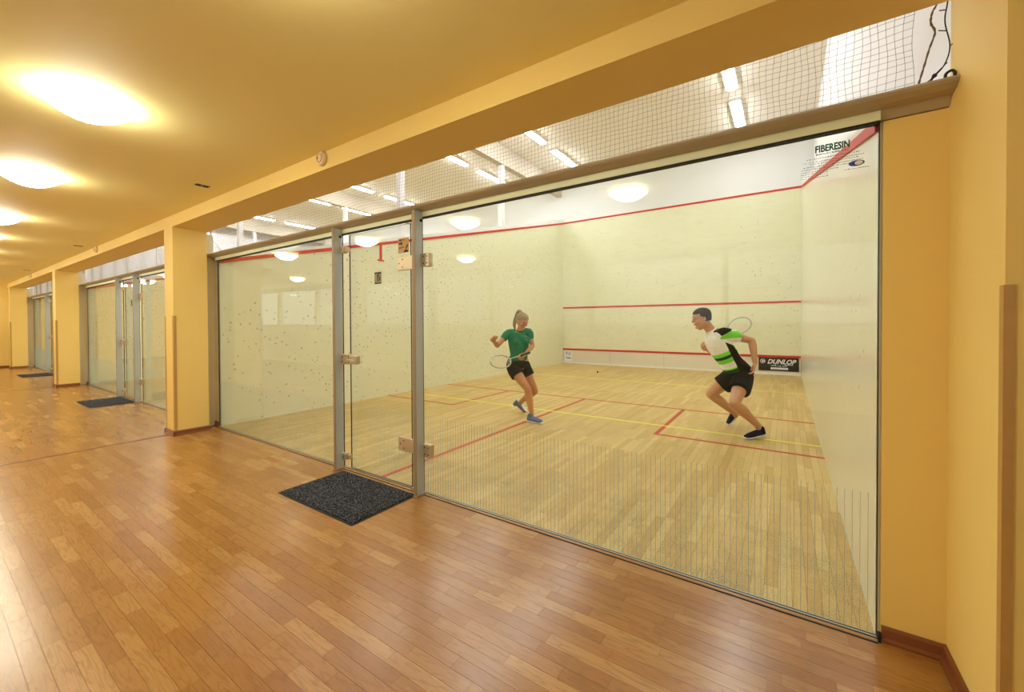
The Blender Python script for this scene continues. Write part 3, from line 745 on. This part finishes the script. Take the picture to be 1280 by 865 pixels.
M['racket'] = mat('racket_frame', srgb(186, 182, 170), .35, .3); M['grip'] = mat('dark_grip', srgb(26, 40, 34), .7)
M['string'] = mat('racket_string', srgb(232, 228, 210), .5)
V = Vector
def ell(bm, c, ax, r, n=2):
    m = Matrix((ax[0]*r[0], ax[1]*r[1], ax[2]*r[2])).transposed().to_4x4(); m.translation = c
    bmesh.ops.create_icosphere(bm, subdivisions=n, radius=1, matrix=m)
def loft(bm, rings, side, n=16, sub=3):
    # rings: (centre, half width along side, half depth)
    R3 = []
    k = len(rings)
    for i in range(k-1):
        a, b, c, d = rings[max(i-1, 0)], rings[i], rings[i+1], rings[min(i+2, k-1)]
        for j in range(sub):
            t = j/sub
            cr = lambda p0, p1, p2, p3: .5*((2*p1)+(p2-p0)*t+(2*p0-5*p1+4*p2-p3)*t*t+(3*p1-3*p2+p3-p0)*t**3)
            R3.append((cr(a[0], b[0], c[0], d[0]), max(cr(a[1], b[1], c[1], d[1]), .002), max(cr(a[2], b[2], c[2], d[2]), .002)))
    R3.append(rings[-1]); vs = []
    for i, (c, ra, rb) in enumerate(R3):
        t = (R3[min(i+1, len(R3)-1)][0]-R3[max(i-1, 0)][0]).normalized()
        a = (side-t*side.dot(t)).normalized(); b = t.cross(a)
        vs.append([bm.verts.new(c+a*cos(2*pi*j/n)*ra+b*sin(2*pi*j/n)*rb) for j in range(n)])
    for A, B in zip(vs, vs[1:]):
        for j in range(n): bm.faces.new((A[j], A[(j+1) % n], B[(j+1) % n], B[j]))
    bm.faces.new(vs[0][::-1]); bm.faces.new(vs[-1])
def limb(bm, pts, rad, side=V((0, .3, 1)), caps=True):
    loft(bm, [(V(p), r, r) for p, r in zip(pts, rad)], side, 14)
    if caps:
        I = (V((1, 0, 0)), V((0, 1, 0)), V((0, 0, 1)))
        ell(bm, V(pts[0]), I, [rad[0]*.98]*3); ell(bm, V(pts[-1]), I, [rad[-1]*.98]*3)
def fuse(name, bm, m, parent, vox=.005, smooth=3, off=None):
    bmesh.ops.recalc_face_normals(bm, faces=bm.faces)
    me = bpy.data.meshes.new(name); bm.to_mesh(me); bm.free(); o = bpy.data.objects.new(name, me); COL.objects.link(o)
    r = o.modifiers.new('r', 'REMESH'); r.mode = 'VOXEL'; r.voxel_size = vox; r.use_smooth_shade = True
    s = o.modifiers.new('s', 'SMOOTH'); s.factor = .5; s.iterations = smooth
    dg = bpy.context.evaluated_depsgraph_get(); dg.update()
    me2 = bpy.data.meshes.new_from_object(o.evaluated_get(dg)); o.modifiers.clear(); o.data = me2; me2.name = name
    me2.materials.clear(); me2.materials.append(m)
    for p in me2.polygons: p.use_smooth = True
    if parent is not None: attach(o, parent)
    return o
def attach(o, parent):
    o.parent = parent; o.matrix_parent_inverse = Matrix.Translation(-root_loc(parent))
def root_loc(o):
    v = V(o.location)
    return v
def hand(bm, w, d, n, curl=.5, thumb=1, spread=.0):
    d = d.normalized(); n = (n-d*n.dot(d)).normalized(); s = d.cross(n)
    loft(bm, [(w-d*.02, .026, .02), (w+d*.015, .03, .018), (w+d*.05, .041, .015), (w+d*.088, .041, .012)], s, 12)
    for i, (o_, ln) in enumerate(((-.0315, .07), (-.0105, .08), (.0105, .077), (.0315, .06))):
        p = w+d*.08+s*o_; dd = (d+s*(o_*(3+spread*10))).normalized(); pts = [p]; ang = curl*.5
        for sg_ in (.42, .32, .26):
            dv = (dd*cos(ang)+n*sin(ang)); pts.append(pts[-1]+dv*ln*sg_); ang += curl
        limb(bm, pts, [.0092, .0088, .008, .007])
    t0 = w+d*.025+s*.028*thumb; t1 = t0+(d*.6+s*thumb*.7+n*.3).normalized()*.035; t2 = t1+(d*.85+s*thumb*.15+n*.5*max(curl, .3)).normalized()*.03; t3 = t2+(d*.8+n*curl).normalized()*.022
    limb(bm, [t0, t1, t2, t3], [.015, .012, .0105, .009])
def head(bm, c, F, U, s=1.0, fem=False):
    F = F.normalized(); U = (U-F*U.dot(F)).normalized(); S = F.cross(U)
    j = .9 if fem else 1.0
    prof = [(-.118, .018*j, .02, .06), (-.106, .034*j, .038, .047), (-.08, .052*j, .06, .03), (-.045, .064*j, .079, .013), (0, .072, .092, 0), (.04, .075, .097, -.005), (.078, .064, .083, -.008), (.102, .042, .055, -.01), (.114, .014, .018, -.01)]
    loft(bm, [(c+U*h*s+F*fo*s, a*s, b*s) for h, a, b, fo in prof], S, 20)
    # nose, brow, lips, chin, ears
    loft(bm, [(c+(U*.022+F*.088)*s, .008*s, .01*s), (c+(U*0+F*.1)*s, .010*s, .013*s), (c+(-U*.022+F*.109)*s, .0155*s, .015*s), (c+(-U*.034+F*.094)*s, .011*s, .009*s)], S, 10)
    ell(bm, c+(U*.028+F*.084)*s, (S, F, U), [.042*s, .012*s, .009*s]); ell(bm, c+(-U*.058+F*.088)*s, (S, F, U), [.022*s, .009*s, .010*s]); ell(bm, c+(-U*.1+F*.076)*s, (S, F, U), [.02*s, .016*s, .015*s])
    for q in (-1, 1):
        ell(bm, c+(S*.076*q-U*.008-F*.002)*s, (S, F, U), [.009*s, .018*s, .03*s]); ell(bm, c+(S*.045*q-U*.03+F*.055)*s, (S, F, U), [.02*s, .022*s, .022*s])
    return F, U, S
def face_bits(c, F, U, S, s, parent, brow):
    for q in (-1, 1):
        bm = bmesh.new(); ell(bm, c+(S*.031*q+U*.006+F*.0845)*s, (S, F, U), [.012*s, .007*s, .006*s]); attach(tobj('eye', bm, M['eye'], smooth=True), parent)
        bm = bmesh.new(); ell(bm, c+(S*.031*q+U*.031+F*.093)*s, (S, F, U), [.018*s, .006*s, .0035*s]); attach(tobj('eyebrow', bm, brow, smooth=True), parent)
    bm = bmesh.new(); ell(bm, c+(-U*.058+F*.093)*s, (S, F, U), [.019*s, .007*s, .0065*s]); attach(tobj('lips', bm, M['lip'], smooth=True), parent)
def hair(c, F, U, S, s, m, parent, front=.045, back=-.07, extra=None):
    bm = bmesh.new(); prof = [(-.10, .03, .03), (-.07, .062, .072), (-.03, .078, .094), (.01, .082, .103), (.045, .084, .107), (.083, .074, .096), (.11, .05, .066), (.126, .016, .02)]
    loft(bm, [(c+U*h*s-F*.012*s, a*s, b*s) for h, a, b in prof], S, 28, 4)
    for v in bm.verts:
        d = v.co-c; f_ = d.dot(F)/s; u_ = d.dot(U)/s; sd = abs(d.dot(S))/s
        lim = front if f_ > .045 else (-.005 if f_ > -.01 else (.0 if f_ > .02 else back))
        if f_ > .02 and f_ <= .045: lim = .02
        if u_ < lim: v.co = c+(v.co-c)*.72-F*.0
    if extra: extra(bm)
    return fuse('hair', bm, m, parent, .004, 2)
def shoe(toe, heel, roll_up, L_, m, parent, ankle, name='shoe'):
    toe = V(toe); heel = V(heel); d = (toe-heel).normalized(); u = V(roll_up); u = (u-d*u.dot(d)).normalized(); s = d.cross(u)
    heel = toe-d*L_
    bm = bmesh.new()
    R_ = [(0.02, .028, .026, .034), (.06, .033, .034, .04), (.11, .034, .036, .042), (.17, .042, .03, .034), (.22, .044, .022, .028), (L_-.012, .03, .014, .022)]
    loft(bm, [(heel+d*a+u*(h+.006), wd, ht) for a, wd, ht, h in R_], s, 16)
    limb(bm, [heel+d*.065+u*.05, V(ankle)], [.04, .036]) if False else limb(bm, [heel+d*.06+u*.05, heel+d*.055+u*.085], [.038, .037])
    o = fuse(name, bm, m, parent, .004, 2)
    bm = bmesh.new(); loft(bm, [(heel+d*.0+u*.011, .02, .010), (heel+d*.03+u*.011, .036, .012), (heel+d*.1+u*.011, .036, .012), (heel+d*.18+u*.011, .047, .012), (heel+d*(L_-.03)+u*.011, .043, .012), (heel+d*L_+u*.011, .022, .01)], s, 14)
    so = tobj('sole', bm, M['sole'], smooth=True); so.parent = o; so.matrix_parent_inverse = o.matrix_parent_inverse.copy() if False else Matrix.Identity(4)
    return o
# ---- woman
GB = V((3.1, 2.5, 0))
girl = empty('person', GB, label='woman in a green polo shirt and black shorts, ponytail, swinging a racket low', cat='person')
lat = V((.65, .76, 0)).normalized(); fr = V((.76, -.65, 0)).normalized()
bm = bmesh.new()
pel, wai, che, nec = V((2.98, 2.493, .735)), V((3.006, 2.476, .87)), V((3.014, 2.461, 1.05)), V((3.023, 2.469, 1.20))
hd = V((3.056, 2.482, 1.345))
shV, elV, haV = V((2.905, 2.363, 1.175)), V((2.856, 2.175, 1.015)), V((2.968, 1.95, 1.086))
shW, elW, haW = V((3.105, 2.58, 1.19)), V((3.173, 2.566, 1.00)), V((3.185, 2.36, .905))
hpV, hpW = V((2.935, 2.414, .71)), V((3.02, 2.57, .71))
knV, anV, knW, anW = V((3.201, 2.396, .421)), V((3.258, 2.393, .095)), V((3.159, 2.644, .36)), V((2.833, 2.784, .158))
TORG = [(pel-V((0, 0, .06)), .11, .085), (pel, .155, .115), (pel+V((.01, 0, .05)), .15, .108), (wai, .112, .085), (che-V((0, 0, .06)), .128, .098), (che+V((0, 0, .03)), .142, .105), (che+V((.0, 0, .10)), .135, .08), (nec-V((0, 0, .012)), .075, .055)]
loft(bm, TORG, lat, 20)
for q in (-1, 1): ell(bm, che+fr*.075+lat*.058*q+V((0, 0, .01)), (lat, fr, V((0, 0, 1))), [.052, .05, .052])
limb(bm, [nec-V((0, 0, .03)), nec+V((.005, 0, .03)), hd-V((0, 0, .05))], [.05, .045, .046])
for sh, el, ha in ((shV, elV, haV), (shW, elW, haW)):
    limb(bm, [che+V((0, 0, .10))*.9+(sh-che)*.45, sh, sh.lerp(el, .5), el], [.04, .044, .037, .031]); limb(bm, [el, el.lerp(ha, .3), ha], [.031, .033, .021])
for hp, kn_, an in ((hpV, knV, anV), (hpW, knW, anW)):
    limb(bm, [hp+V((0, 0, .03)), hp, hp.lerp(kn_, .5), kn_], [.075, .082, .068, .049]); limb(bm, [kn_, kn_.lerp(an, .3)-(fr*.012), kn_.lerp(an, .6), an, an-V((0, 0, .02))], [.049, .053, .042, .031, .031])
rd = V((-.117, -.504, -.084)).normalized()
hand(bm, haV, (haV-elV).normalized()+V((0, -.2, .4)), V((.6, 0, -.6)), .45, 1)
hand(bm, haW, (rd*.75+(haW-elW).normalized()*.6), V((-.2, .2, -1)), 1.0, -1)
F_, U_, S_ = head(bm, hd, V((.88, -.22, -.42)), V((.1, 0, 1)), .93, True)
body = fuse('body', bm, M['skinG'], girl, .005, 3)
face_bits(hd, F_, U_, S_, .93, girl, M['hairG'])
def tail(bm):
    p0 = hd+(-F_*.095+U_*.09)*.93
    loft(bm, [(p0+F_*.03, .03, .03), (p0-F_*.01+U_*.012, .034, .032), (p0-F_*.035-U_*.01, .032, .028), (V((2.925, 2.51, 1.36)), .03, .024), (V((2.915, 2.50, 1.29)), .024, .02), (V((2.93, 2.49, 1.22)), .012, .01)], S_, 12)
hg = hair(hd, F_, U_, S_, .93, M['hairG'], girl, .05, -.055, tail)
bm = bmesh.new(); p0 = hd+(-F_*.095+U_*.09)*.93; tube(bm, [p0+(S_*cos(a)+U_*sin(a))*.032 for a in [i*pi/8 for i in range(16)]], .009, 8, closed=True); attach(tobj('hair_tie', bm, M['black'], smooth=True), girl)
bm = bmesh.new()
loft(bm, [(pel+V((0, 0, -.005)), .16, .12), (pel+V((0, 0, .05)), .154, .114), (wai, .122, .095), (che-V((0, 0, .06)), .14, .11), (che+V((0, 0, .03)), .153, .117), (che+V((0, 0, .065)), .158, .112), (che+V((0, 0, .10)), .15, .1), (nec-V((0, 0, .02)), .094, .074), (nec+V((0, 0, .0)), .062, .058)], lat, 20)
for q in (-1, 1): ell(bm, che+fr*.08+lat*.058*q+V((0, 0, .01)), (lat, fr, V((0, 0, 1))), [.056, .055, .057])
for sh, el in ((shV, elV), (shW, elW)): limb(bm, [che+V((0, 0, .10))*.85+(sh-che)*.4, sh, sh.lerp(el, .38)], [.05, .056, .052])
sg_ = fuse('polo_shirt', bm, M['shirtG'], girl, .006, 3)
bm = bmesh.new(); tube(bm, [nec+V((0, 0, .016))+(lat*cos(a)*.06+fr*sin(a)*.058)+V((0, 0, -.018*max(sin(a), 0))) for a in [i*pi/10 for i in range(20)]], .009, 8, closed=True); attach(tobj('collar', bm, M['collar'], smooth=True), girl)
bm = bmesh.new()
loft(bm, [(pel+V((0, 0, .075)), .138, .108), (pel+V((0, 0, .02)), .168, .128), (pel-V((0, 0, .04)), .165, .125)], lat, 20)
for hp, kn_ in ((hpV, knV), (hpW, knW)): loft(bm, [(hp+V((0, 0, .03)), .09, .09), (hp.lerp(kn_, .15), .098, .098), (hp.lerp(kn_, .38), .1, .1)], lat, 16)
fuse('shorts', bm, M['shorts'], girl, .006, 2)
shoe((3.448, 2.340, 0), (3.23, 2.36, .0), (0, 0, 1), .25, M['shoeG'], girl, anV)
shoe((2.905, 2.86, .008), (2.775, 2.79, .2), (-.75, -.35, .6), .25, M['shoeG'], girl, anW)
# ---- man
MB_ = V((5.65, 3.2, 0))
man = empty('person', MB_, label='man in a white and green sports shirt and black shorts, running bent forward', cat='person')
pel, nec = V((5.632, 3.176, .712)), V((5.361, 3.039, 1.205)); hd = V((5.258, 2.975, 1.362))
lat = V((-.6, .8, 0)).normalized()        # towards the far side
ax = (nec-pel).normalized(); frm = lat.cross(ax).normalized()
if frm.dot(V((-.83, -.55, 0))) < 0: frm = -frm
at_ = lambda t, f=0: pel+(nec-pel)*t+frm*f
shN, elN, haN = V((5.495, 2.95, 1.185)), V((5.765, 3.085, 1.105)), V((5.80, 3.05, .86))
shF, elF, haF = V((5.355, 3.214, 1.165)), V((5.385, 3.28, .94)), V((5.285, 3.30, .965))
hpN, hpF = V((5.685, 3.10, .68)), V((5.57, 3.25, .68))
knN, anN, knF, anF = V((5.614, 2.80, .425)), V((5.828, 3.075, .15)), V((5.316, 3.239, .434)), V((5.56, 3.54, .165))
bm = bmesh.new()
loft(bm, [(at_(-.12), .12, .1), (at_(0), .16, .118), (at_(.1), .155, .112), (at_(.3, .01), .14, .1), (at_(.55, .015), .155, .112), (at_(.75, .01), .168, .118), (at_(.9), .15, .09), (at_(1.0), .075, .06)], lat, 20)
limb(bm, [at_(.93), nec+V((-.03, -.01, .04)), hd+V((.03, .015, -.05))], [.062, .056, .056])
for sh, el, ha in ((shN, elN, haN), (shF, elF, haF)):
    limb(bm, [at_(.85).lerp(sh, .5), sh, sh.lerp(el, .5), el], [.055, .056, .047, .038]); limb(bm, [el, el.lerp(ha, .3), ha], [.039, .041, .026])
for hp, kn_, an in ((hpN, knN, anN), (hpF, knF, anF)):
    cf = (hp.lerp(an, .5)-kn_).normalized()
    limb(bm, [hp+V((0, 0, .03)), hp, hp.lerp(kn_, .5), kn_], [.085, .092, .078, .056]); limb(bm, [kn_, kn_.lerp(an, .3)+cf*.015, kn_.lerp(an, .6)+cf*.005, an, an-V((0, 0, .02))], [.055, .06, .047, .035, .034])
hand(bm, haN, (haN-elN).normalized()+V((-.25, -.15, 0)), V((-.9, -.2, 0)), .5, 1)
hand(bm, haF, V((-.7, -.1, .7)), V((.3, .75, .3)), 1.0, 1)
F_, U_, S_ = head(bm, hd, V((-.86, -.52, -.16)), V((-.12, 0, 1)), 1.0)
fuse('body', bm, M['skinM'], man, .005, 3)
face_bits(hd, F_, U_, S_, 1.0, man, M['hairM'])
hair(hd, F_, U_, S_, 1.0, M['hairM'], man, .055, -.05)
# shirt with woven colour bands
bm = bmesh.new()
loft(bm, [(at_(.0), .172, .13), (at_(.12), .17, .128), (at_(.3, .01), .158, .118), (at_(.55, .015), .17, .126), (at_(.75, .01), .18, .13), (at_(.9), .162, .105), (at_(.98), .09, .078), (at_(1.04), .07, .066)], lat, 20)
for sh, el in ((shN, elN), (shF, elF)): limb(bm, [at_(.83).lerp(sh, .5), sh, sh.lerp(el, .45)], [.07, .074, .068])
ms = mat('white_green_shirt', (1, 1, 1, 1), .85, spec=.2); va = N(ms, 'ShaderNodeAttribute'); va.attribute_name = 'dye'; setc(ms, va.outputs['Color'])
bump(ms, noise(ms, pos_scaled(ms, (1, 1, 1)), 22, 2), .5, .02)
so = fuse('sports_shirt', bm, ms, man, .005, 2)
WHT, GRN, DGR, BLK = srgb(252, 250, 248), srgb(128, 226, 72), srgb(24, 72, 44), srgb(14, 14, 16)
ca = so.data.color_attributes.new('dye', 'FLOAT_COLOR', 'POINT')
Ls = (nec-pel).length; axN = (elN-shN).normalized()
cols = []
for v in so.data.vertices:
    p = v.co; d = p-pel; wv = 1-d.dot(ax)/Ls; c0 = pel+(nec-pel)*(1-wv)
    a_ = math.degrees(math.atan2((p-c0).dot(-lat), (p-c0).dot(frm)))   # 0 front, 90 near side
    aa = abs(a_)
    c = WHT
    if .42 < wv < .50: c = GRN
    elif .50 <= wv < .56: c = DGR
    elif .56 <= wv < .65: c = GRN
    elif .77 <= wv < .80: c = GRN
    elif wv >= .80: c = DGR
    if wv > .16 and aa > 88-18*wv and aa < 92+50*wv: c = BLK
    for sh, el in ((shN, elN), (shF, elF)):
        axs = (el-sh).normalized(); ts = (p-sh).dot(axs)
        if ts > -.03 and ((p-sh)-axs*ts).length < .1 and (p-at_(.7)).dot(-lat if sh is shN else lat) > .1:
            h_ = ((p-sh)-axs*ts).dot(frm)
            c = WHT
            if -.02 < h_ + .25*(ts-.03) < .045: c = GRN
    if wv < .10 and wv > -.02 and (p-c0).dot(frm) < .02 and aa > 60: c = BLK
    cols += list(c)
ca.data.foreach_set('color', cols)
bm = bmesh.new(); tube(bm, [at_(1.03)+(lat*cos(a)*.068+frm*sin(a)*.064) for a in [i*pi/10 for i in range(20)]], .007, 8, closed=True); attach(tobj('collar', bm, M['tinwhite'], smooth=True), man)
bm = bmesh.new()
loft(bm, [(at_(.17), .15, .12), (at_(.08), .178, .135), (at_(-.08), .18, .135)], lat, 20)
for hp, kn_ in ((hpN, knN), (hpF, knF)): loft(bm, [(hp+V((0, 0, .03)), .105, .105), (hp.lerp(kn_, .2), .112, .112), (hp.lerp(kn_, .52), .118, .116)], lat, 16)
# loose back flap of the near leg
fuse('shorts', bm, M['shorts'], man, .006, 2)
shoe((5.705, 2.975, 0), (5.875, 3.16, .02), (0, 0, 1), .285, M['shoeM'], man, anN)
shoe((5.485, 3.53, .005), (5.60, 3.63, .17), (.45, .4, .75), .285, M['shoeM'], man, anF)

# ---- rackets and ball
def racket(grip_end, d, n, label):
    grip_end = V(grip_end); d = V(d).normalized(); n = V(n); n = (n-d*n.dot(d)).normalized(); s = d.cross(n)
    e = empty('squash_racket', grip_end, label=label, cat='racket')
    P = lambda a, b=0: d*a+s*b
    bm = bmesh.new(); tube(bm, [P(0), P(.01), P(.17), P(.18)], [.014, .0165, .015, .011], 10); tobj('grip', bm, M['grip'], e, smooth=True)
    bm = bmesh.new(); tube(bm, [P(.17), P(.36)], [.008, .007], 8); tube(bm, [P(.35), P(.41, .05)], .0055, 8); tube(bm, [P(.35), P(.41, -.05)], .0055, 8); tobj('shaft', bm, M['racket'], e, smooth=True)
    c = .525; a_, b_ = .155, .102
    bm = bmesh.new(); tube(bm, [P(c+a_*cos(t), b_*sin(t)) for t in [i*pi/18 for i in range(36)]], .0075, 8, closed=True); fr_ = tobj('hoop', bm, M['racket'], e, smooth=True)
    bm = bmesh.new()
    for i in range(-7, 8):
        x = i*.0135; h = a_*math.sqrt(max(0, 1-(x/b_)**2)); tube(bm, [P(c-h, x), P(c+h, x)], .0006, 3)
    for i in range(-9, 10):
        y = i*.0165; h = b_*math.sqrt(max(0, 1-(y/a_)**2)); tube(bm, [P(c+y, -h), P(c+y, h)], .0006, 3)
    st = tobj('strings', bm, M['string'], fr_); st['kind'] = 'stuff'
racket((3.223, 2.41, .918), rd, (.45, -.5, .55), 'pale squash racket held low in front of the woman in green')
dm = V((.673, .54, .505))
racket((5.245, 3.325, 1.004), dm, (.25, -.75, .45), 'squash racket trailing behind the back of the running man')
bm = bmesh.new(); bmesh.ops.create_icosphere(bm, subdivisions=3, radius=.02)
b = tobj('squash_ball', bm, M['black'], smooth=True); b.location = (2.70, 6.05, .25); tag(b, 'small dark squash ball flying low between the players and the tin', 'ball')
b2 = bmesh.new(); ell(b2, V((-.008, -.017, .006)), (V((1, 0, 0)), V((0, 1, 0)), V((0, 0, 1))), [.004, .004, .004], 1); tobj('yellow_dot', b2, M['yline'], b)
